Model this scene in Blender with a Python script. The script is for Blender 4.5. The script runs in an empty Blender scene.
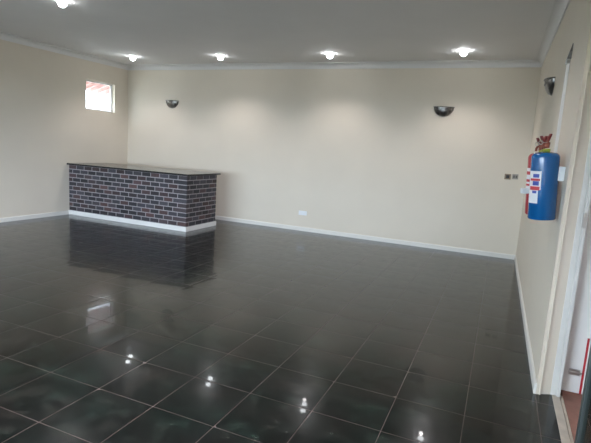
import bpy, bmesh, math, random
from mathutils import Vector, Matrix
random.seed(7)
S = bpy.context.scene
COL = S.collection
PI = math.pi

# ---------------------------------------------------------------- camera
F_PX, PITCH, YAW, ROLL = 475.7, 0.1523, 0.4014, 0.0630
cd = bpy.data.cameras.new('camera')
cd.sensor_fit = 'HORIZONTAL'; cd.sensor_width = 36.0
cd.lens = 36.0 * F_PX / 591.0
cd.clip_start = 0.02; cd.clip_end = 200
cam = bpy.data.objects.new('camera', cd); COL.objects.link(cam)
r0 = Vector((math.cos(YAW), math.sin(YAW), 0))
fw = Vector((-math.sin(YAW) * math.cos(PITCH), math.cos(YAW) * math.cos(PITCH), -math.sin(PITCH)))
up0 = r0.cross(fw)
rt = math.cos(ROLL) * r0 + math.sin(ROLL) * up0
upv = -math.sin(ROLL) * r0 + math.cos(ROLL) * up0
M = Matrix((rt, upv, -fw)).transposed().to_4x4()
M.translation = Vector((0, 0, 1.6))
cam.matrix_world = M
S.camera = cam

# ---------------------------------------------------------------- room size
YB = 8.586      # back wall
XR = 0.364      # right wall
XL = -7.934     # left wall
YF = -2.4       # wall behind the camera
ZC = 3.19       # ceiling
YE = 3.58       # right wall ends here at the doorway

# ---------------------------------------------------------------- world, daylight, exposure
wd = bpy.data.worlds.new('sky'); S.world = wd; wd.use_nodes = True
wn = wd.node_tree
bg = wn.nodes['Background']
bg.inputs['Color'].default_value = (0.71, 0.80, 1.0, 1)
bg.inputs['Strength'].default_value = 31.0
S.view_settings.view_transform = 'Standard'
S.view_settings.look = 'None'
S.view_settings.gamma = 1.0
S.view_settings.use_curve_mapping = False
S.view_settings.exposure = 0.06

SPOT = 44.5              # watts of each ceiling spot
FZ0, FZ1 = 0.5, 2.2
FRONT_WINDOWS = [(-7.2, -4.6), (-4.1, -1.5)]
SY0, SY1, SZ0, SZ1 = -2.0, 1.2, 0.1, 2.1      # unseen right-wall opening beside the camera, added to light the left wall
def portal(cx, cy, cz, w, h, rot):            # tells the renderer where daylight comes in; gives no light of its own
    l = bpy.data.lights.new('daylight_portal', 'AREA'); l.shape = 'RECTANGLE'; l.size = w; l.size_y = h
    l.cycles.is_portal = True
    o = bpy.data.objects.new('daylight_portal', l); COL.objects.link(o)
    o.location = (cx, cy, cz); o.rotation_euler = rot
for (xa, xb) in FRONT_WINDOWS:
    portal((xa + xb) / 2, YF - 0.19, (FZ0 + FZ1) / 2, xb - xa, FZ1 - FZ0, (PI / 2, 0, 0))
portal(XR + 0.22, (SY0 + SY1) / 2, (SZ0 + SZ1) / 2, SY1 - SY0, SZ1 - SZ0, (PI / 2, 0, PI / 2))
portal(2.42, 1.525, 1.45, 0.55, 0.9, (PI / 2, 0, PI / 2))
portal(-8.06, 7.79, 2.42, 0.78, 0.6, (PI / 2, 0, -PI / 2))

# ---------------------------------------------------------------- helpers
def mat(name, color, rough=0.5, metal=0.0, noise=0.0, nscale=20.0, bump=0.0, bscale=60.0, emit=None, estr=0.0, coat=0.0, ior=1.45):
    m = bpy.data.materials.new(name); m.use_nodes = True
    nt = m.node_tree; p = nt.nodes['Principled BSDF']
    p.inputs['Base Color'].default_value = (*color, 1)
    p.inputs['Roughness'].default_value = rough
    p.inputs['Metallic'].default_value = metal
    p.inputs['IOR'].default_value = ior
    if coat: p.inputs['Coat Weight'].default_value = coat
    tc = None
    if noise or bump:
        tc = nt.nodes.new('ShaderNodeTexCoord')
    if noise:
        n = nt.nodes.new('ShaderNodeTexNoise'); n.inputs['Scale'].default_value = nscale; n.inputs['Detail'].default_value = 5
        nt.links.new(tc.outputs['Object'], n.inputs['Vector'])
        r = nt.nodes.new('ShaderNodeValToRGB')
        r.color_ramp.elements[0].position = 0.3; r.color_ramp.elements[1].position = 0.7
        r.color_ramp.elements[0].color = (*[c * (1 - noise) for c in color], 1)
        r.color_ramp.elements[1].color = (*[min(1, c * (1 + noise)) for c in color], 1)
        nt.links.new(n.outputs['Fac'], r.inputs['Fac']); nt.links.new(r.outputs['Color'], p.inputs['Base Color'])
    if bump:
        n2 = nt.nodes.new('ShaderNodeTexNoise'); n2.inputs['Scale'].default_value = bscale; n2.inputs['Detail'].default_value = 3
        nt.links.new(tc.outputs['Object'], n2.inputs['Vector'])
        b = nt.nodes.new('ShaderNodeBump'); b.inputs['Strength'].default_value = bump; b.inputs['Distance'].default_value = 0.005
        nt.links.new(n2.outputs['Fac'], b.inputs['Height']); nt.links.new(b.outputs['Normal'], p.inputs['Normal'])
    if emit:
        p.inputs['Emission Color'].default_value = (*emit, 1); p.inputs['Emission Strength'].default_value = estr
    return m

def box(bm, x0, x1, y0, y1, z0, z1, mi=0):
    vs = [bm.verts.new((x, y, z)) for z in (z0, z1) for y in (y0, y1) for x in (x0, x1)]
    for f in ((0, 2, 3, 1), (4, 5, 7, 6), (0, 1, 5, 4), (2, 6, 7, 3), (0, 4, 6, 2), (1, 3, 7, 5)):
        fc = bm.faces.new([vs[i] for i in f]); fc.material_index = mi
    return vs

def bbox(bm, x0, x1, y0, y1, z0, z1, r=0.004, seg=2):
    """bevelled box"""
    t = bmesh.new(); box(t, x0, x1, y0, y1, z0, z1)
    bmesh.ops.bevel(t, geom=t.edges[:], offset=r, segments=seg, affect='EDGES', profile=0.6)
    me = bpy.data.meshes.new('tmp'); t.to_mesh(me); t.free(); bm.from_mesh(me); bpy.data.meshes.remove(me)

def lathe(bm, prof, n=32, a0=0.0, a1=2 * PI, center=(0, 0, 0), closed=True):
    """prof: list of (radius, z)"""
    full = abs(a1 - a0 - 2 * PI) < 1e-6
    cols = n if full else n + 1
    rings = []
    for k in range(cols):
        a = a0 + (a1 - a0) * k / n
        rings.append([bm.verts.new((center[0] + r * math.cos(a), center[1] + r * math.sin(a), center[2] + z)) for r, z in prof])
    for k in range(n):
        A = rings[k]; B = rings[(k + 1) % cols]
        for i in range(len(prof) - 1):
            try: bm.faces.new((A[i], B[i], B[i + 1], A[i + 1]))
            except ValueError: pass
    bmesh.ops.remove_doubles(bm, verts=bm.verts[:], dist=1e-6)

def tube(bm, pts, r, n=10):
    pts = [Vector(p) for p in pts]; rings = []
    for i, p in enumerate(pts):
        d = (pts[min(i + 1, len(pts) - 1)] - pts[max(i - 1, 0)]).normalized()
        s = d.cross(Vector((0, 0, 1)))
        if s.length < 1e-3: s = d.cross(Vector((1, 0, 0)))
        s.normalize(); t = d.cross(s)
        rings.append([bm.verts.new(p + r * (math.cos(2 * PI * k / n) * s + math.sin(2 * PI * k / n) * t)) for k in range(n)])
    for i in range(len(rings) - 1):
        for k in range(n):
            bm.faces.new((rings[i][k], rings[i][(k + 1) % n], rings[i + 1][(k + 1) % n], rings[i + 1][k]))
    bm.faces.new(rings[0]); bm.faces.new(list(reversed(rings[-1])))

def sweep(bm, poly, a, b, axis):
    """extrude a 2-D profile [(u, z)] along an axis. axis 'x': u is y ; axis 'y': u is x"""
    def P(u, z, t): return (t, u, z) if axis == 'x' else (u, t, z)
    A = [bm.verts.new(P(u, z, a)) for u, z in poly]; B = [bm.verts.new(P(u, z, b)) for u, z in poly]
    n = len(poly)
    for i in range(n): bm.faces.new((A[i], A[(i + 1) % n], B[(i + 1) % n], B[i]))
    bm.faces.new(A); bm.faces.new(list(reversed(B)))

def obj(name, bm, m, parent=None, smooth=False):
    bmesh.ops.recalc_face_normals(bm, faces=bm.faces[:])
    me = bpy.data.meshes.new(name); bm.to_mesh(me); bm.free()
    for k in (m if isinstance(m, (list, tuple)) else [m]): me.materials.append(k)
    if smooth:
        for p in me.polygons: p.use_smooth = True
        if smooth != 'all':
            try: me.set_sharp_from_angle(angle=math.radians(38))
            except Exception: pass
    o = bpy.data.objects.new(name, me); COL.objects.link(o)
    if parent: o.parent = parent
    return o

def struct(name, bm, m, parent=None, smooth=False):
    o = obj(name, bm, m, parent, smooth)
    if not parent: o['kind'] = 'structure'
    return o

def thing(name, label, cat, loc=(0, 0, 0), rot=(0, 0, 0), group=None):
    o = bpy.data.objects.new(name, None); COL.objects.link(o)
    o.empty_display_size = 0.1
    o.location = loc; o.rotation_euler = rot; o['label'] = label; o['category'] = cat
    if group: o['group'] = group
    return o

def copy_tree(o, parent=None):
    c = o.copy(); COL.objects.link(c)
    if parent: c.parent = parent
    for ch in list(o.children): copy_tree(ch, c)
    return c

# ---------------------------------------------------------------- materials
M_WALL = mat('cream_wall_paint', (0.705, 0.632, 0.525), 0.6, noise=0.02, nscale=1.5, bump=0.05, bscale=90)
M_CEIL = mat('ceiling_paint', (0.78, 0.76, 0.74), 0.75, noise=0.015, nscale=2)
M_CORN = mat('cornice_paint', (0.72, 0.705, 0.685), 0.6)
M_SKIRT = mat('skirting_paint', (0.74, 0.71, 0.655), 0.4)
M_WHITE = mat('white_paint', (0.78, 0.76, 0.73), 0.45, noise=0.03, nscale=6)
M_FRAME = mat('frame_white_paint', (0.60, 0.58, 0.545), 0.4, noise=0.05, nscale=9)
M_PLASTIC = mat('white_plastic', (0.80, 0.82, 0.83), 0.35)
M_BRONZE = mat('dark_pewter_metal', (0.22, 0.21, 0.20), 0.3, metal=0.9, noise=0.6, nscale=18)
M_STEEL = mat('brushed_steel', (0.55, 0.55, 0.54), 0.3, metal=1.0)
M_DARKSTEEL = mat('dark_grey_aluminium', (0.12, 0.14, 0.135), 0.35, metal=0.6)
M_BLACK = mat('black_plastic', (0.02, 0.02, 0.02), 0.4)
M_BROWN = mat('brown_plastic', (0.11, 0.07, 0.04), 0.4)
M_BLUE = mat('blue_enamel', (0.003, 0.10, 0.30), 0.25, coat=0.5)
M_RED = mat('red_enamel', (0.42, 0.02, 0.03), 0.3, coat=0.4)
M_DKRED = mat('dark_red_metal', (0.17, 0.02, 0.02), 0.35)
M_BRASS = mat('copper_valve', (0.30, 0.10, 0.07), 0.4, metal=0.6)
M_LIME = mat('lime_collar', (0.33, 0.38, 0.04), 0.5)
M_LABEL = mat('label_paper', (0.80, 0.79, 0.80), 0.45)
M_LBLUE = mat('label_blue', (0.06, 0.09, 0.38), 0.45)
M_LRED = mat('label_red', (0.55, 0.05, 0.06), 0.45)
M_GRANITE = mat('black_granite', (0.03, 0.029, 0.027), 0.16, noise=0.5, nscale=120)
M_TERRA = mat('terracotta_porch_floor', (0.30, 0.14, 0.10), 0.55, noise=0.25, nscale=7)
M_THRESH = mat('beige_threshold', (0.52, 0.45, 0.37), 0.5, noise=0.12, nscale=12)
M_ROOF = mat('pink_clay_tile', (0.42, 0.245, 0.23), 0.7, noise=0.12, nscale=10)
M_YARD = mat('yard_ground', (0.17, 0.16, 0.13), 0.85, noise=0.2, nscale=2)
M_BULB = mat('lit_bulb', (1, 1, 1), 0.4, emit=(0.93, 0.97, 1.0), estr=30)
M_TRIMRING = mat('downlight_ring', (0.75, 0.75, 0.74), 0.3)

def glass(name, tint=(0.9, 0.95, 0.93), frac=0.12):
    m = bpy.data.materials.new(name); m.use_nodes = True
    nt = m.node_tree; nt.nodes.clear()
    out = nt.nodes.new('ShaderNodeOutputMaterial'); mx = nt.nodes.new('ShaderNodeMixShader')
    t = nt.nodes.new('ShaderNodeBsdfTransparent'); t.inputs['Color'].default_value = (*tint, 1)
    g = nt.nodes.new('ShaderNodeBsdfGlossy'); g.inputs['Roughness'].default_value = 0.02
    lw = nt.nodes.new('ShaderNodeLayerWeight'); lw.inputs['Blend'].default_value = 0.5
    pw = nt.nodes.new('ShaderNodeMath'); pw.operation = 'POWER'; pw.inputs[1].default_value = 5.0
    ad = nt.nodes.new('ShaderNodeMath'); ad.operation = 'ADD'; ad.inputs[1].default_value = 0.03
    nt.links.new(lw.outputs['Facing'], pw.inputs[0]); nt.links.new(pw.outputs[0], ad.inputs[0])
    nt.links.new(ad.outputs[0], mx.inputs[0]); nt.links.new(t.outputs[0], mx.inputs[1]); nt.links.new(g.outputs[0], mx.inputs[2])
    nt.links.new(mx.outputs[0], out.inputs[0]); return m
M_GLASS = glass('window_glass')
M_DOORGLASS = glass('tinted_door_glass', (0.42, 0.47, 0.45))

# floor tile: dark slate with cloudy green and red-brown veins
def tile_mat():
    m = bpy.data.materials.new('dark_slate_tile'); m.use_nodes = True
    nt = m.node_tree; p = nt.nodes['Principled BSDF']
    tc = nt.nodes.new('ShaderNodeTexCoord')
    n1 = nt.nodes.new('ShaderNodeTexNoise'); n1.inputs['Scale'].default_value = 8.0; n1.inputs['Detail'].default_value = 8; n1.inputs['Roughness'].default_value = 0.65
    n1.inputs['Distortion'].default_value = 0.6
    nt.links.new(tc.outputs['Object'], n1.inputs['Vector'])
    r = nt.nodes.new('ShaderNodeValToRGB'); e = r.color_ramp.elements
    e[0].position = 0.27; e[0].color = (0.0006, 0.0012, 0.001, 1)
    e[1].position = 0.76; e[1].color = (0.034, 0.040, 0.034, 1)
    k = r.color_ramp.elements.new(0.5); k.color = (0.005, 0.0075, 0.007, 1)
    nt.links.new(n1.outputs['Fac'], r.inputs['Fac'])
    n4 = nt.nodes.new('ShaderNodeTexNoise'); n4.inputs['Scale'].default_value = 2.6; n4.inputs['Detail'].default_value = 4
    nt.links.new(tc.outputs['Object'], n4.inputs['Vector'])
    r4 = nt.nodes.new('ShaderNodeValToRGB'); q = r4.color_ramp.elements
    q[0].position = 0.38; q[0].color = (0.75, 1.15, 0.98, 1); q[1].position = 0.62; q[1].color = (1.35, 0.92, 0.88, 1)
    nt.links.new(n4.outputs['Fac'], r4.inputs['Fac'])
    mm = nt.nodes.new('ShaderNodeVectorMath'); mm.operation = 'MULTIPLY'
    nt.links.new(r.outputs['Color'], mm.inputs[0]); nt.links.new(r4.outputs['Color'], mm.inputs[1]); nt.links.new(mm.outputs['Vector'], p.inputs['Base Color'])
    n2 = nt.nodes.new('ShaderNodeTexNoise'); n2.inputs['Scale'].default_value = 9; n2.inputs['Detail'].default_value = 5
    nt.links.new(tc.outputs['Object'], n2.inputs['Vector'])
    mr = nt.nodes.new('ShaderNodeMapRange'); mr.inputs['From Min'].default_value = 0.3; mr.inputs['From Max'].default_value = 0.7
    mr.inputs['To Min'].default_value = 0.15; mr.inputs['To Max'].default_value = 0.25
    nt.links.new(n2.outputs['Fac'], mr.inputs['Value']); nt.links.new(mr.outputs['Result'], p.inputs['Roughness'])
    n3 = nt.nodes.new('ShaderNodeTexNoise'); n3.inputs['Scale'].default_value = 16; n3.inputs['Detail'].default_value = 3
    nt.links.new(tc.outputs['Object'], n3.inputs['Vector'])
    b = nt.nodes.new('ShaderNodeBump'); b.inputs['Strength'].default_value = 0.06; b.inputs['Distance'].default_value = 0.004
    nt.links.new(n3.outputs['Fac'], b.inputs['Height']); nt.links.new(b.outputs['Normal'], p.inputs['Normal'])
    p.inputs['IOR'].default_value = 1.34
    p.inputs['Coat Weight'].default_value = 0.3; p.inputs['Coat Roughness'].default_value = 0.03; p.inputs['Coat IOR'].default_value = 1.35
    return m
M_TILE = tile_mat()
M_GROUT = mat('pinkish_grout', (0.13, 0.09, 0.078), 0.3, noise=0.35, nscale=3)

# brick: colour comes from a per-brick attribute
def brick_mat():
    m = bpy.data.materials.new('painted_face_brick'); m.use_nodes = True
    nt = m.node_tree; p = nt.nodes['Principled BSDF']; p.inputs['Roughness'].default_value = 0.6
    a = nt.nodes.new('ShaderNodeAttribute'); a.attribute_name = 'brick'
    tc = nt.nodes.new('ShaderNodeTexCoord'); n = nt.nodes.new('ShaderNodeTexNoise'); n.inputs['Scale'].default_value = 25; n.inputs['Detail'].default_value = 5
    nt.links.new(tc.outputs['Object'], n.inputs['Vector'])
    mr = nt.nodes.new('ShaderNodeMapRange'); mr.inputs['To Min'].default_value = 0.6; mr.inputs['To Max'].default_value = 1.4
    nt.links.new(n.outputs['Fac'], mr.inputs['Value'])
    mx = nt.nodes.new('ShaderNodeVectorMath'); mx.operation = 'SCALE'
    nt.links.new(a.outputs['Color'], mx.inputs[0]); nt.links.new(mr.outputs['Result'], mx.inputs['Scale'])
    nt.links.new(mx.outputs['Vector'], p.inputs['Base Color'])
    b = nt.nodes.new('ShaderNodeBump'); b.inputs['Strength'].default_value = 0.4; b.inputs['Distance'].default_value = 0.004
    nt.links.new(n.outputs['Fac'], b.inputs['Height']); nt.links.new(b.outputs['Normal'], p.inputs['Normal'])
    return m
M_BRICK = brick_mat()
M_MORTAR = mat('grey_mortar', (0.32, 0.295, 0.30), 0.8, noise=0.15, nscale=30)

# ================================================================= ROOM SHELL
# floor: every tile a slightly pillowed slab in a bed of grout, laid parallel to the walls
TS, TX, TY = 0.434, -2.2109, 2.1547
bm = bmesh.new()
def clampf(v, a, b): return max(a, min(b, v))
G = 0.0022; XF = 0.50
i0 = math.floor((XL - TX) / TS); i1 = math.ceil((XF - TX) / TS)
j0 = math.floor((YF - TY) / TS); j1 = math.ceil((YB - TY) / TS)
box(bm, XL - 0.1, XF, YF - 0.1, YB + 0.1, -0.12, -0.0012, 1)
for i in range(i0, i1):
    for j in range(j0, j1):
        xa, xb = TX + i * TS + G, TX + (i + 1) * TS - G
        ya, yb = TY + j * TS + G, TY + (j + 1) * TS - G
        xa, xb = clampf(xa, XL, XF), clampf(xb, XL, XF); ya, yb = clampf(ya, YF, YB), clampf(yb, YF, YB)
        if xb - xa < 0.02 or yb - ya < 0.02: continue
        tx, ty = random.uniform(-1, 1) * 0.0010, random.uniform(-1, 1) * 0.0010
        mx_, my_ = (xa + xb) / 2, (ya + yb) / 2
        w = min(0.07, (xb - xa) / 3); h = min(0.07, (yb - ya) / 3)
        xs = [xa, xa + w, xb - w, xb]; ys = [ya, ya + h, yb - h, yb]
        gv = [[bm.verts.new((x, y, (x - mx_) * tx + (y - my_) * ty - (0.0005 if (a in (0, 3)) else 0) - (0.0005 if (b_ in (0, 3)) else 0)))
               for b_, y in enumerate(ys)] for a, x in enumerate(xs)]
        for a in range(3):
            for b_ in range(3):
                f = bm.faces.new((gv[a][b_], gv[a + 1][b_], gv[a + 1][b_ + 1], gv[a][b_ + 1])); f.smooth = True
me = bpy.data.meshes.new('floor'); bm.to_mesh(me); bm.free()
me.materials.append(M_TILE); me.materials.append(M_GROUT)
o = bpy.data.objects.new('floor', me); COL.objects.link(o); o['kind'] = 'structure'

bm = bmesh.new(); box(bm, XL - 0.25, XR + 0.4, YF - 0.25, YB + 0.2, ZC, ZC + 0.12)
struct('ceiling', bm, M_CEIL)

# back wall
bm = bmesh.new(); box(bm, XL - 0.22, XR + 0.4, YB, YB + 0.2, -0.12, ZC)
struct('wall_back', bm, M_WALL)

# left wall with the small high window opening
WY0, WY1, WZ0, WZ1 = 7.40, 8.185, 2.122, 2.722
bm = bmesh.new()
T = 0.14
box(bm, XL - T, XL, YF - 0.2, WY0, -0.12, ZC); box(bm, XL - T, XL, WY1, YB, -0.12, ZC)
box(bm, XL - T, XL, WY0, WY1, -0.12, WZ0); box(bm, XL - T, XL, WY0, WY1, WZ1, ZC)
struct('wall_left', bm, M_WALL)

# wall behind the camera with two big windows
bm = bmesh.new()
zs0, zs1 = FZ0, FZ1
xs = [XL]
for a, b in FRONT_WINDOWS: xs += [a, b]
xs.append(XR + 0.2)
for k in range(0, len(xs), 2): box(bm, xs[k], xs[k + 1], YF - 0.2, YF, -0.12, ZC)
for a, b in FRONT_WINDOWS:
    box(bm, a, b, YF - 0.2, YF, -0.12, zs0); box(bm, a, b, YF - 0.2, YF, zs1, ZC)
struct('wall_front', bm, M_WALL)

# right wall: runs from the back corner to the doorway, then starts again beside the camera
DH = 2.19           # head of the doorway
YD0 = 1.95          # near side of the doorway
bm = bmesh.new()
def prism(bm, foot, z0, z1):
    A = [bm.verts.new((x, y, z0)) for x, y in foot]; B = [bm.verts.new((x, y, z1)) for x, y in foot]; n = len(foot)
    for k in range(n): bm.faces.new((A[k], A[(k + 1) % n], B[(k + 1) % n], B[k]))
    bm.faces.new(list(reversed(A))); bm.faces.new(B)
prism(bm, [(XR, YE), (XR + 0.021, YE + 0.008), (XR + 0.023, YE + 0.001), (XR + 0.031, YE + 0.004), (XR + 0.031, YE + 0.016), (XR + 0.100, YE + 0.052), (XR + 0.100, YB), (XR, YB)], -0.12, ZC)
box(bm, XR + 0.027, XR + 0.20, YD0, YE + 0.003, DH, ZC)
for q in ((YF, SY0, -0.12, ZC), (SY1, YD0, -0.12, ZC), (SY0, SY1, -0.12, SZ0), (SY0, SY1, SZ1, ZC)): box(bm, XR + 0.027, XR + 0.20, *q)
SKEW = 0.0062            # the right wall is slightly out of square
def xr(y): return XR + (YB - y) * SKEW
def skew(bm):
    for v in bm.verts: v.co.x += (YB - v.co.y) * SKEW
skew(bm)
struct('wall_right', bm, M_WALL)

# skirting
def skirt(u0, s, h=0.078, t=0.016):
    return [(u0, 0.0), (u0 + s * t, 0.0), (u0 + s * t, h - 0.012), (u0 + s * t * 0.55, h - 0.003), (u0 + s * t * 0.3, h), (u0, h)]
bm = bmesh.new(); sweep(bm, skirt(YB, -1), XL, XR, 'x'); struct('baseboard_back', bm, M_SKIRT)
bm = bmesh.new(); sweep(bm, skirt(XL, 1), YF, YB - 0.016, 'y'); struct('baseboard_left', bm, M_SKIRT)
bm = bmesh.new(); sweep(bm, skirt(XR, -1), YE, YB - 0.016, 'y'); skew(bm); struct('baseboard_right', bm, M_SKIRT)

# plaster cornice
def corn(u0, s):
    d, h = 0.105, 0.10
    pts = [(u0, ZC), (u0, ZC - h), (u0 + s * 0.014, ZC - h), (u0 + s * 0.014, ZC - h + 0.014)]
    for k in range(7):
        a = k / 6 * PI / 2
        pts.append((u0 + s * (0.014 + (d - 0.030) * (1 - math.cos(a))), ZC - h + 0.014 + (h - 0.028) * math.sin(a)))
    pts += [(u0 + s * (d - 0.016), ZC - 0.014), (u0 + s * d, ZC - 0.014), (u0 + s * d, ZC)]
    return pts
bm = bmesh.new(); sweep(bm, corn(YB, -1), XL, XR, 'x'); struct('trim_1', bm, M_CORN, smooth=True)
bm = bmesh.new(); sweep(bm, corn(XL, 1), YF, YB - 0.012, 'y'); struct('trim_2', bm, M_CORN, smooth=True)
bm = bmesh.new(); sweep(bm, corn(XR, -1), YE, YB - 0.012, 'y'); skew(bm); struct('trim_3', bm, M_CORN, smooth=True)

# small high window: frame and pane
bm = bmesh.new()
fx0, fx1 = XL - 0.115, XL - 0.075; fw_ = 0.03
box(bm, fx0, fx1, WY0, WY0 + fw_, WZ0, WZ1); box(bm, fx0, fx1, WY1 - fw_, WY1, WZ0, WZ1)
box(bm, fx0, fx1, WY0 + fw_, WY1 - fw_, WZ0, WZ0 + fw_); box(bm, fx0, fx1, WY0 + fw_, WY1 - fw_, WZ1 - fw_, WZ1)
w1 = struct('window_1', bm, M_WHITE)
bm = bmesh.new(); box(bm, XL - 0.098, XL - 0.092, WY0 + fw_, WY1 - fw_, WZ0 + fw_, WZ1 - fw_)
obj('window_pane', bm, M_GLASS, w1)

# windows behind the camera
for k, (a, b) in enumerate(FRONT_WINDOWS):
    bm = bmesh.new()
    y0, y1 = YF - 0.14, YF - 0.09; q = 0.05
    box(bm, a, a + q, y0, y1, zs0, zs1); box(bm, b - q, b, y0, y1, zs0, zs1)
    box(bm, a + q, b - q, y0, y1, zs0, zs0 + q); box(bm, a + q, b - q, y0, y1, zs1 - q, zs1)
    box(bm, (a + b) / 2 - 0.02, (a + b) / 2 + 0.02, y0, y1, zs0 + q, zs1 - q)
    w = struct('window_%d' % (k + 2), bm, M_WHITE)
    bm = bmesh.new(); box(bm, a + q, b - q, y0 + 0.02, y0 + 0.026, zs0 + q, zs1 - q)
    obj('window_pane', bm, M_GLASS, w)

# ---------------------------------------------------------------- doorway on the right
# white frame: far jamb, head, near jamb, threshold
FX0, FX1 = 0.490, 0.552
bm = bmesh.new()
bbox(bm, FX0, FX1, 3.625, 3.67, 0.0, DH, 0.004)
bbox(bm, FX0 + 0.034, FX1 - 0.004, 3.61, 3.626, 0.0, DH, 0.003)
bbox(bm, FX0, FX1, YD0, YD0 + 0.045, 0.0, DH, 0.004)
bbox(bm, FX0, FX1, YD0 + 0.045, 3.625, DH - 0.045, DH, 0.004)
frame = struct('door_1', bm, M_FRAME)
bm = bmesh.new(); bbox(bm, 0.515, 0.546, 3.606, 3.612, 1.20, 1.30, 0.001)
box(bm, 0.524, 0.536, 3.604, 3.606, 1.225, 1.275)
sp = obj('strike_plate', bm, M_STEEL, frame); sp['label'] = 'steel strike plate on the white door frame'
# threshold strip
bm = bmesh.new(); bbox(bm, 0.500, 0.550, YD0, YE + 0.045, -0.05, 0.004, 0.003)
struct('trim_4', bm, M_THRESH)
bm = bmesh.new(); bbox(bm, 0.554, 0.572, YD0, YE + 0.08, -0.05, -0.004, 0.003)
struct('trim_5', bm, M_THRESH)
# porch floor; unseen lobby shell around it added to dim the doorway light
bm = bmesh.new(); box(bm, 0.574, 2.6, 0.5, 5.5, -0.14, -0.008); box(bm, 0.545, 0.574, 0.5, 5.5, -0.14, -0.03)
o = struct('ground', bm, M_TERRA)
bm = bmesh.new(); box(bm, 0.57, 2.4, 0.6, 5.2, 2.45, 2.6); struct('ceiling_lobby_shade', bm, M_CEIL)
bm = bmesh.new(); box(bm, 2.2, 2.4, 0.6, 5.2, -0.14, 1.0); box(bm, 2.2, 2.4, 0.6, 5.2, 1.9, 2.45); box(bm, 2.2, 2.4, 0.6, 1.25, 1.0, 1.9); box(bm, 2.2, 2.4, 1.8, 5.2, 1.0, 1.9)
box(bm, 0.57, 2.2, 5.0, 5.2, -0.14, 2.45); box(bm, 0.57, 2.2, 0.6, 0.8, -0.14, 2.45)
struct('wall_lobby_shade', bm, M_WALL)  # unseen walls, window gap sized to hold daylight down at the doorway
# white door leaf opened outwards
leaf = thing('door_leaf', 'white door leaf standing open outside the doorway, bolt near its foot', 'door', (0.562, 3.74, 0.0))
bm = bmesh.new()
bbox(bm, 0.0, 0.78, 0.0, 0.04, 0.004, DH - 0.05, 0.003)
obj('leaf_panel', bm, M_WHITE, leaf)
bm = bmesh.new()
bbox(bm, 0.035, 0.105, -0.006, 0.0, 0.135, 0.18, 0.002)
tube(bm, [(0.03, -0.012, 0.158), (0.115, -0.012, 0.158)], 0.006)
bo = obj('bolt', bm, M_STEEL, leaf); bo['label'] = 'steel barrel bolt'
bm = bmesh.new(); bbox(bm, 0.117, 0.131, -0.003, 0.0, 0.0045, 0.42, 0.001)
sr = obj('edge_strip', bm, M_RED, leaf); sr['label'] = 'narrow red strip'
# glazed aluminium leaf in the near half of the doorway
gl = thing('glazed_door', 'dark aluminium framed glass door leaf at the right edge of the picture', 'door', (0.543, YD0 + 0.05, 0.008))
bm = bmesh.new()
L_ = 2.80 - (YD0 + 0.05)
bbox(bm, -0.018, 0.018, L_ - 0.055, L_, 0.0, DH - 0.06, 0.003); bbox(bm, -0.018, 0.018, 0.0, 0.055, 0.0, DH - 0.06, 0.003)
bbox(bm, -0.018, 0.018, 0.055, L_ - 0.055, 0.0, 0.09, 0.003); bbox(bm, -0.018, 0.018, 0.055, L_ - 0.055, DH - 0.12, DH - 0.06, 0.003)
obj('leaf_frame', bm, M_DARKSTEEL, gl)
bm = bmesh.new(); box(bm, -0.003, 0.003, 0.05, L_ - 0.05, 0.085, DH - 0.115)
obj('glass_pane', bm, M_DOORGLASS, gl)
# yard outside
bm = bmesh.new(); box(bm, -40, 40, -40, 40, -0.3, -0.16)
struct('terrain', bm, M_YARD)

# ================================================================= BAR COUNTER
bar = thing('bar_counter', 'brick bar counter with black stone top against the left wall', 'bar counter', (XL + 0.003, 6.955, 0))
BW, BD, BH = 2.855, 0.955, 1.0          # along x from the left wall, deep along y, brick height
bm = bmesh.new(); box(bm, 0.002, BW - 0.006, 0.006, BD - 0.006, 0.06, BH)
box(bm, 0.002, BW - 0.002, 0.002, BD - 0.002, 0.0, 0.06)
core = obj('mortar_core', bm, M_MORTAR, bar)
pal = [tuple(min(1, 1.7 * v + 0.115) for v in c) for c in [(0.058, 0.045, 0.055), (0.048, 0.042, 0.056), (0.072, 0.048, 0.055), (0.085, 0.047, 0.05), (0.04, 0.036, 0.046), (0.062, 0.056, 0.068), (0.095, 0.05, 0.048)]]
bm = bmesh.new(); cl = bm.loops.layers.color.new('brick')
BL, BHh, J = 0.188, 0.072, 0.0165
nrow = 11; course = (BH - 0.085) / nrow
def add_brick(x0, x1, y0, y1, z0, z1, c):
    t = bmesh.new(); box(t, x0, x1, y0, y1, z0, z1)
    bmesh.ops.bevel(t, geom=t.edges[:], offset=0.003, segments=1, affect='EDGES')
    mp = {v: bm.verts.new(v.co) for v in t.verts}
    for f in t.faces:
        nf = bm.faces.new([mp[v] for v in f.verts])
        for lp in nf.loops: lp[cl] = (*c, 1)
    t.free()
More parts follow.
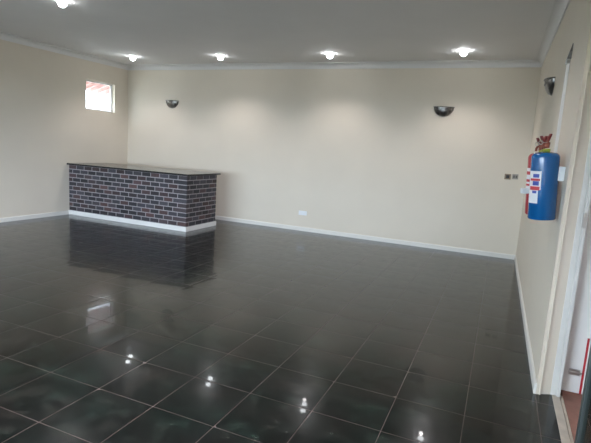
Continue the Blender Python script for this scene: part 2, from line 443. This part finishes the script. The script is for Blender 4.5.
for r in range(nrow):
    z0 = 0.085 + r * course + J / 2; z1 = z0 + course - J
    def col():
        c = random.choice(pal); k = random.uniform(0.75, 1.25); return tuple(v * k for v in c)
    # front face, starting from the right-hand corner
    off = 0.0 if r % 2 == 0 else -(BL - 0.085)
    x = BW + off
    corner_c = col()
    first = True
    while x > 0.03:
        xa = max(0.004, x - BL); xb = min(BW, x)
        if first and r % 2 == 1: xb = BW
        if xb - xa > 0.03:
            depth = 0.085 if first and r % 2 == 0 else (BL if first else 0.1)
            add_brick(xa, xb, 0.0, depth, z0, z1, corner_c if first else col())
        first = False
        x -= BL + J
    # right face
    y = (0.085 + J) if r % 2 == 0 else (BL + J)
    while y < BD - 0.03:
        yb = min(BD, y + BL)
        if yb - y > 0.03: add_brick(BW - 0.1, BW, y, yb, z0, z1, col())
        y += BL + J
    # back face
    x = BW - 0.1 - J - (0 if r % 2 else 0.115)
    while x > 0.03:
        xa = max(0.004, x - BL)
        if x - xa > 0.03: add_brick(xa, x, BD - 0.1, BD, z0, z1, col())
        x -= BL + J
obj('brick_facing', bm, M_BRICK, bar)
bm = bmesh.new()
bbox(bm, 0.0, BW + 0.016, -0.016, 0.0, 0.0, 0.085, 0.003)
bbox(bm, BW, BW + 0.016, 0.0, BD, 0.0, 0.085, 0.003)
bbox(bm, 0.0, BW + 0.016, BD, BD + 0.016, 0.0, 0.085, 0.003)
sk = obj('skirting', bm, M_WHITE, bar); sk['label'] = 'white skirting'
bm = bmesh.new(); bbox(bm, 0.0, BW + 0.05, -0.05, BD + 0.06, BH, BH + 0.032, 0.004)
ct = obj('countertop', bm, M_GRANITE, bar); ct['label'] = 'thin black stone counter top'

# ================================================================= CEILING SPOTS
def make_downlight():
    t = thing('ceiling_light', 'x', 'ceiling light', (0, 0, ZC))
    bm = bmesh.new()
    lathe(bm, [(0.048, -0.002), (0.051, -0.006), (0.056, -0.006), (0.060, -0.002), (0.060, 0.0), (0.048, 0.0), (0.048, -0.002)], 28)
    obj('trim_ring', bm, M_TRIMRING, t, True)
    bm = bmesh.new()
    lathe(bm, [(0.0, -0.084)] + [(0.054 * math.sin(q * PI / 12), -0.030 - 0.054 * math.cos(q * PI / 12)) for q in range(1, 9)] + [(0.040, -0.001), (0.0, -0.001)], 24)
    b = obj('bulb', bm, M_BULB, t, True); b['label'] = 'glowing bulb'
    return t
def add_spot(x, y):
    l = bpy.data.lights.new('spot', 'SPOT'); l.energy = SPOT; l.spot_size = math.radians(128); l.spot_blend = 0.75
    l.shadow_soft_size = 0.035; l.color = (1.0, 0.94, 0.95)
    o = bpy.data.objects.new('spot', l); COL.objects.link(o); o.location = (x, y, ZC - 0.14)
d0 = make_downlight()
LI = [(-6.93, 7.62, 'leftmost of the ceiling lights along the back wall, near the left corner'),
      (-4.97, 7.72, 'second ceiling light from the left along the back wall, above the bar end'),
      (-2.853, 7.735, 'third ceiling light from the left along the back wall, left of the rightmost one'),
      (-0.737, 7.72, 'rightmost ceiling light along the back wall, above the right wall lamp'),
      (-5.11, 4.41, 'ceiling light at the top edge of the picture, nearest the camera')]
for k, (x, y, lab) in enumerate(LI):
    t = d0 if k == 0 else copy_tree(d0)
    t.location = (x, y, ZC); t['label'] = lab; t['group'] = 'recessed ceiling lights'
    add_spot(x, y)
for x, y in ((-2.9, 4.41), (-0.74, 4.41), (-6.9, 1.1), (-4.97, 1.1), (-2.85, 1.1), (-0.74, 1.1)):
    add_spot(x, y)

# ================================================================= WALL SCONCES (unlit half bowls)
def make_sconce():
    t = thing('wall_sconce', 'x', 'wall lamp')
    # half bowl: flat side at y=0 (the wall), bulging to -y ; rim at z=0
    R_, H_, D_ = 0.165, 0.165, 0.085
    bm = bmesh.new(); n = 20; m_ = 10
    def shell(k, rr):
        rows = []
        for i in range(m_ + 1):
            ph = i / m_ * PI / 2
            zz = -H_ * rr * math.sin(ph); r_ = math.cos(ph)
            rows.append([bm.verts.new((R_ * rr * r_ * math.cos(a), -D_ * rr * r_ * math.sin(a) - 0.004, zz)) for a in [PI * q / n for q in range(n + 1)]])
        for i in range(m_):
            for q in range(n): bm.faces.new((rows[i][q], rows[i][q + 1], rows[i + 1][q + 1], rows[i + 1][q]))
        return rows
    A = shell(0, 1.0); B = shell(1, 0.95)
    for q in range(n): bm.faces.new((A[0][q], B[0][q], B[0][q + 1], A[0][q + 1]))
    bmesh.ops.remove_doubles(bm, verts=bm.verts[:], dist=1e-5)
    obj('bowl', bm, M_BRONZE, t, True)
    bm = bmesh.new()
    pts = [((R_ + 0.003) * math.cos(PI * q / 24), -(D_ + 0.003) * math.sin(PI * q / 24) - 0.004, -0.006) for q in range(25)]
    tube(bm, pts, 0.007, 8)
    pts = [((R_ + 0.002) * 0.955 * math.cos(PI * q / 24), -(D_ + 0.002) * 0.955 * math.sin(PI * q / 24) - 0.004, -0.055) for q in range(25)]
    tube(bm, pts, 0.004, 8)
    rm = obj('rim', bm, M_BRONZE, t, True)
    bm = bmesh.new(); bbox(bm, -0.06, 0.06, -0.012, -0.001, -0.13, -0.02, 0.003)
    obj('back_plate', bm, M_STEEL, t)
    bm = bmesh.new(); lathe(bm, [(0.0, 0.0), (0.018, 0.0), (0.022, 0.03), (0.012, 0.055), (0.0, 0.06)], 16, center=(0, -0.05, -0.075))
    obj('bulb', bm, M_WHITE, t, True)
    return t
s0 = make_sconce()
SC = [((-6.70, YB, 2.452), 0, 'dark metal half-bowl wall lamp on the back wall, above the bar'),
      ((-1.04, YB, 2.452), 0, 'dark metal half-bowl wall lamp on the back wall, below the rightmost ceiling light'),
      ((xr(5.78), 5.78, 2.48), -PI / 2, 'dark metal half-bowl wall lamp on the right wall, seen from the side')]
for k, (loc, rz, lab) in enumerate(SC):
    t = s0 if k == 0 else copy_tree(s0)
    t.location = loc; t.rotation_euler = (0, 0, rz); t['label'] = lab; t['group'] = 'half-bowl wall lamps'

# ================================================================= OUTLETS
t = thing('power_outlet', 'white power outlet low on the back wall', 'outlet', (-3.50, YB, 0.355))
bm = bmesh.new(); bbox(bm, -0.085, 0.085, -0.012, 0, -0.042, 0.042, 0.004); obj('faceplate', bm, M_PLASTIC, t)
for sx in (-0.04, 0.04):
    bm = bmesh.new(); lathe(bm, [(0, 0.0135), (0.022, 0.0135), (0.024, 0.011), (0.0, 0.011)], 20)
    bmesh.ops.rotate(bm, verts=bm.verts[:], matrix=Matrix.Rotation(PI / 2, 3, 'X'))
    bmesh.ops.translate(bm, verts=bm.verts[:], vec=(sx, 0, -0.01)); obj('socket', bm, M_LABEL, t)
    bm = bmesh.new(); bbox(bm, sx - 0.009, sx + 0.009, -0.016, -0.0115, 0.02, 0.034, 0.001); obj('switch', bm, M_LABEL, t)

t = thing('wall_socket', 'small brown wall socket on the back wall, left of the grey switch', 'socket', (0.085, YB, 1.358))
bm = bmesh.new(); bbox(bm, -0.048, 0.048, -0.012, 0, -0.045, 0.045, 0.004); obj('faceplate', bm, mat('tan_plate', (0.27, 0.20, 0.13), 0.4), t)
bm = bmesh.new(); bbox(bm, -0.026, 0.026, -0.016, -0.011, -0.026, 0.026, 0.003); obj('socket_insert', bm, M_BLACK, t)
t = thing('light_switch', 'small grey light switch on the back wall, right of the brown socket', 'switch', (0.197, YB, 1.367))
bm = bmesh.new(); bbox(bm, -0.045, 0.045, -0.012, 0, -0.042, 0.042, 0.004); obj('faceplate', bm, mat('grey_plate', (0.36, 0.33, 0.29), 0.4), t)
for sx in (-0.019, 0.019):
    bm = bmesh.new(); bbox(bm, sx - 0.013, sx + 0.013, -0.018, -0.011, -0.022, 0.018, 0.002); obj('rocker', bm, mat('dark_rocker', (0.14, 0.125, 0.11), 0.4), t)

# ================================================================= CABLE TRUNKING on the right wall
t = thing('cable_trunking', 'white vertical cable trunking on the right wall, behind the fire extinguishers', 'trunking', (xr(4.48), 4.48, 0.80))
bm = bmesh.new(); bbox(bm, -0.022, 0, -0.022, 0.022, 0.35, 1.63, 0.003); obj('channel', bm, M_WHITE, t)
bm = bmesh.new()
va = [bm.verts.new(v) for v in ((-0.03, 0.03, 1.63), (0, 0.03, 1.63), (0, -0.07, 1.63), (-0.03, -0.07, 1.63), (-0.004, -0.075, 1.745), (0, -0.075, 1.745))]
for f in ((0, 1, 2, 3), (0, 3, 4), (3, 2, 5, 4), (0, 4, 5, 1), (1, 5, 2)): bm.faces.new([va[i] for i in f])
obj('cable_cap', bm, M_BRONZE, t)
bm = bmesh.new(); bbox(bm, -0.03, 0, -0.03, 0.03, 1.60, 1.632, 0.004); ec = obj('end_cap', bm, M_STEEL, t); ec['label'] = 'shiny metal end cap'

# ================================================================= FIRE EXTINGUISHERS
def patch(bm, r, a0, a1, z0, z1, n=8):
    """curved patch on a cylinder"""
    A = [bm.verts.new((r * math.cos(a0 + (a1 - a0) * k / n), r * math.sin(a0 + (a1 - a0) * k / n), z0)) for k in range(n + 1)]
    B = [bm.verts.new((v.co.x, v.co.y, z1)) for v in A]
    ri = r - 0.0015
    A2 = [bm.verts.new((ri * v.co.x / r, ri * v.co.y / r, z0)) for v in A]; B2 = [bm.verts.new((v.co.x, v.co.y, z1)) for v in A2]
    for k in range(n):
        bm.faces.new((A[k], A[k + 1], B[k + 1], B[k])); bm.faces.new((A2[k + 1], A2[k], B2[k], B2[k + 1]))
        bm.faces.new((A[k + 1], A[k], A2[k], A2[k + 1])); bm.faces.new((B[k], B[k + 1], B2[k + 1], B2[k]))
    bm.faces.new((A[0], B[0], B2[0], A2[0])); bm.faces.new((B[n], A[n], A2[n], B2[n]))

def extinguisher(label, loc, rot, enamel):
    """local +x points to the photograph's right, local -y towards the viewer"""
    t = thing('fire_extinguisher', label, 'fire extinguisher', loc, rot)
    R_ = 0.091; H_ = 0.475
    bm = bmesh.new()
    prof = [(0, 0.004), (R_ - 0.02, 0.0), (R_ - 0.006, 0.003), (R_, 0.012), (R_, H_ - 0.04)]
    for k in range(1, 8):
        a = k / 7 * PI / 2
        prof.append((R_ - 0.034 * (1 - math.cos(a)) - (0.045 if k == 7 else 0) * 0, H_ - 0.04 + 0.036 * math.sin(a)))
    prof += [(0.035, H_ + 0.0), (0.022, H_ + 0.003), (0.0, H_ + 0.003)]
    lathe(bm, prof, 48); obj('cylinder_body', bm, enamel, t, True)
    bm = bmesh.new(); lathe(bm, [(0, 0), (0.022, 0), (0.024, 0.004), (0.024, 0.016), (0.020, 0.020), (0, 0.020)], 24, center=(0.004, 0, H_ + 0.003))
    c = obj('collar', bm, M_LIME, t, True); c['label'] = 'yellow-green safety collar'
    bm = bmesh.new(); lathe(bm, [(0, 0), (0.018, 0), (0.021, 0.006), (0.021, 0.036), (0.013, 0.05), (0, 0.052)], 20, center=(0.0, 0, H_ + 0.026))
    tube(bm, [(0, 0, H_ + 0.05), (-0.035, -0.005, H_ + 0.047), (-0.045, -0.006, H_ + 0.03), (-0.047, -0.006, H_ + 0.012)], 0.009)
    bbox(bm, -0.026, 0.022, -0.012, 0.012, H_ + 0.050, H_ + 0.068, 0.003)
    v = obj('valve', bm, M_BRASS, t, True)
    def lever(pts, w):
        bm = bmesh.new(); pv = []
        for (x, z, th) in pts:
            pv.append([bm.verts.new((x + th * 0.5, -w, z)), bm.verts.new((x - th * 0.5, -w, z)), bm.verts.new((x - th * 0.5, w, z)), bm.verts.new((x + th * 0.5, w, z))])
        for i in range(len(pv) - 1):
            for k in range(4): bm.faces.new((pv[i][k], pv[i][(k + 1) % 4], pv[i + 1][(k + 1) % 4], pv[i + 1][k]))
        bm.faces.new(pv[0]); bm.faces.new(list(reversed(pv[-1])))
        bmesh.ops.bevel(bm, geom=bm.edges[:], offset=0.002, segments=1, affect='EDGES')
        l = obj('lever', bm, M_DKRED, t); l['label'] = 'dark red squeeze lever'
    lever([(0.000, H_ + 0.060, 0.018), (0.012, H_ + 0.088, 0.018), (0.022, H_ + 0.112, 0.017), (0.028, H_ + 0.126, 0.012)], 0.011)
    lever([(-0.012, H_ + 0.060, 0.017), (-0.027, H_ + 0.084, 0.017), (-0.036, H_ + 0.104, 0.016), (-0.039, H_ + 0.112, 0.012)], 0.011)
    bm = bmesh.new()
    tube(bm, [(-0.047 + 0.014 * math.cos(q * PI / 8), -0.016, H_ + 0.066 + 0.014 * math.sin(q * PI / 8)) for q in range(17)], 0.0022, 6)
    tube(bm, [(-0.034, -0.016, H_ + 0.066), (0.0, -0.016, H_ + 0.066)], 0.0025, 6)
    obj('safety_pin', bm, M_STEEL, t)
    return t, R_, H_

ex, R_, H_ = extinguisher('blue fire extinguisher hanging on the right wall, white label on its side', (0.293, 3.80, 1.21), (0, math.radians(-4.2), YAW), M_BLUE)
# label wrapped round the left side: white sheet with red and blue blocks
bm = bmesh.new()
patch(bm, R_ + 0.0018, math.radians(170), math.radians(232), 0.215, 0.345)
patch(bm, R_ + 0.0018, math.radians(170), math.radians(222), 0.12, 0.215)
lb = obj('label_sheet', bm, M_LABEL, ex, True); lb['label'] = 'white label sheet'
def mark(name, m, t, par, a0, a1, z0, z1):
    bm = bmesh.new(); patch(bm, R_ + 0.0032, math.radians(a0), math.radians(a1), z0, z1); o = obj(name, bm, m, par, True); return o
for z0, z1, a1 in ((0.30, 0.325, 224), (0.245, 0.275, 224), (0.19, 0.208, 216)): mark('pictogram', M_LBLUE, ex, lb, 196, a1, z0, z1)
for z0, z1 in ((0.277, 0.293), (0.212, 0.238)): mark('print_band', M_LRED, ex, lb, 180, 228, z0, z1)

ex2, _, _ = extinguisher('red fire extinguisher on the right wall, mostly hidden behind the blue one', (0.287, 4.12, 1.21), (0, math.radians(-4.2), YAW), M_RED)
bm = bmesh.new(); patch(bm, R_ + 0.0018, math.radians(150), math.radians(240), 0.17, 0.36); lb2 = obj('label_sheet', bm, M_LABEL, ex2, True)
for z0, z1 in ((0.31, 0.335), (0.255, 0.275), (0.225, 0.24)): mark('print_band', M_LRED, ex2, lb2, 165, 235, z0, z1)
bm = bmesh.new(); bbox(bm, -R_ - 0.045, -R_ + 0.006, -0.02, 0.02, 0.165, 0.205, 0.004)
nz = obj('hose_clip', bm, M_PLASTIC, ex2); nz['label'] = 'white plastic hose clip'

# wall brackets
t = thing('wall_bracket', 'white wall bracket to the right of the blue fire extinguisher', 'bracket', (xr(3.80), 3.80, 1.49))
bm = bmesh.new(); bbox(bm, -0.04, 0, -0.05, 0.03, 0, 0.10, 0.005); obj('bracket_block', bm, M_PLASTIC, t)

bm = bmesh.new(); box(bm, -10.9, -10.7, 1.0, 15.0, -0.3, 4.6)  # added wall outside the high window, blocks the bright sky behind it
struct('wall_sky_screen', bm, mat('sky_screen_paint', (0.80, 0.78, 0.75), 0.8, noise=0.05, nscale=3))
# ================================================================= outside the high window: clay tile eave
ev = thing('roof_eave', 'pink clay tile roof edge seen through the high window', 'roof edge', (XL - 0.55, 7.0, 2.565))
for k in range(9):
    bm = bmesh.new(); r = 0.105; n = 10; y = 0.12 + k * 0.225
    A = []; B = []
    for q in range(n + 1):
        a = PI * q / n
        A.append(bm.verts.new((-0.35, y + r * math.cos(a), r * 0.8 * math.sin(a)))); B.append(bm.verts.new((0.35, y + r * math.cos(a), r * 0.8 * math.sin(a) + 0.22)))
    A2 = [bm.verts.new((v.co.x, y + (v.co.y - y) * 0.86, v.co.z * 0.84)) for v in A]; B2 = [bm.verts.new((v.co.x, y + (v.co.y - y) * 0.86, (v.co.z - 0.22) * 0.84 + 0.22)) for v in B]
    for q in range(n):
        bm.faces.new((A[q], A[q + 1], B[q + 1], B[q])); bm.faces.new((A2[q + 1], A2[q], B2[q], B2[q + 1]))
        bm.faces.new((A[q + 1], A[q], A2[q], A2[q + 1])); bm.faces.new((B[q], B[q + 1], B2[q + 1], B2[q]))
    bm.faces.new((A[0], B[0], B2[0], A2[0])); bm.faces.new((B[n], A[n], A2[n], B2[n]))
    obj('roof_tile', bm, M_ROOF, ev, True)
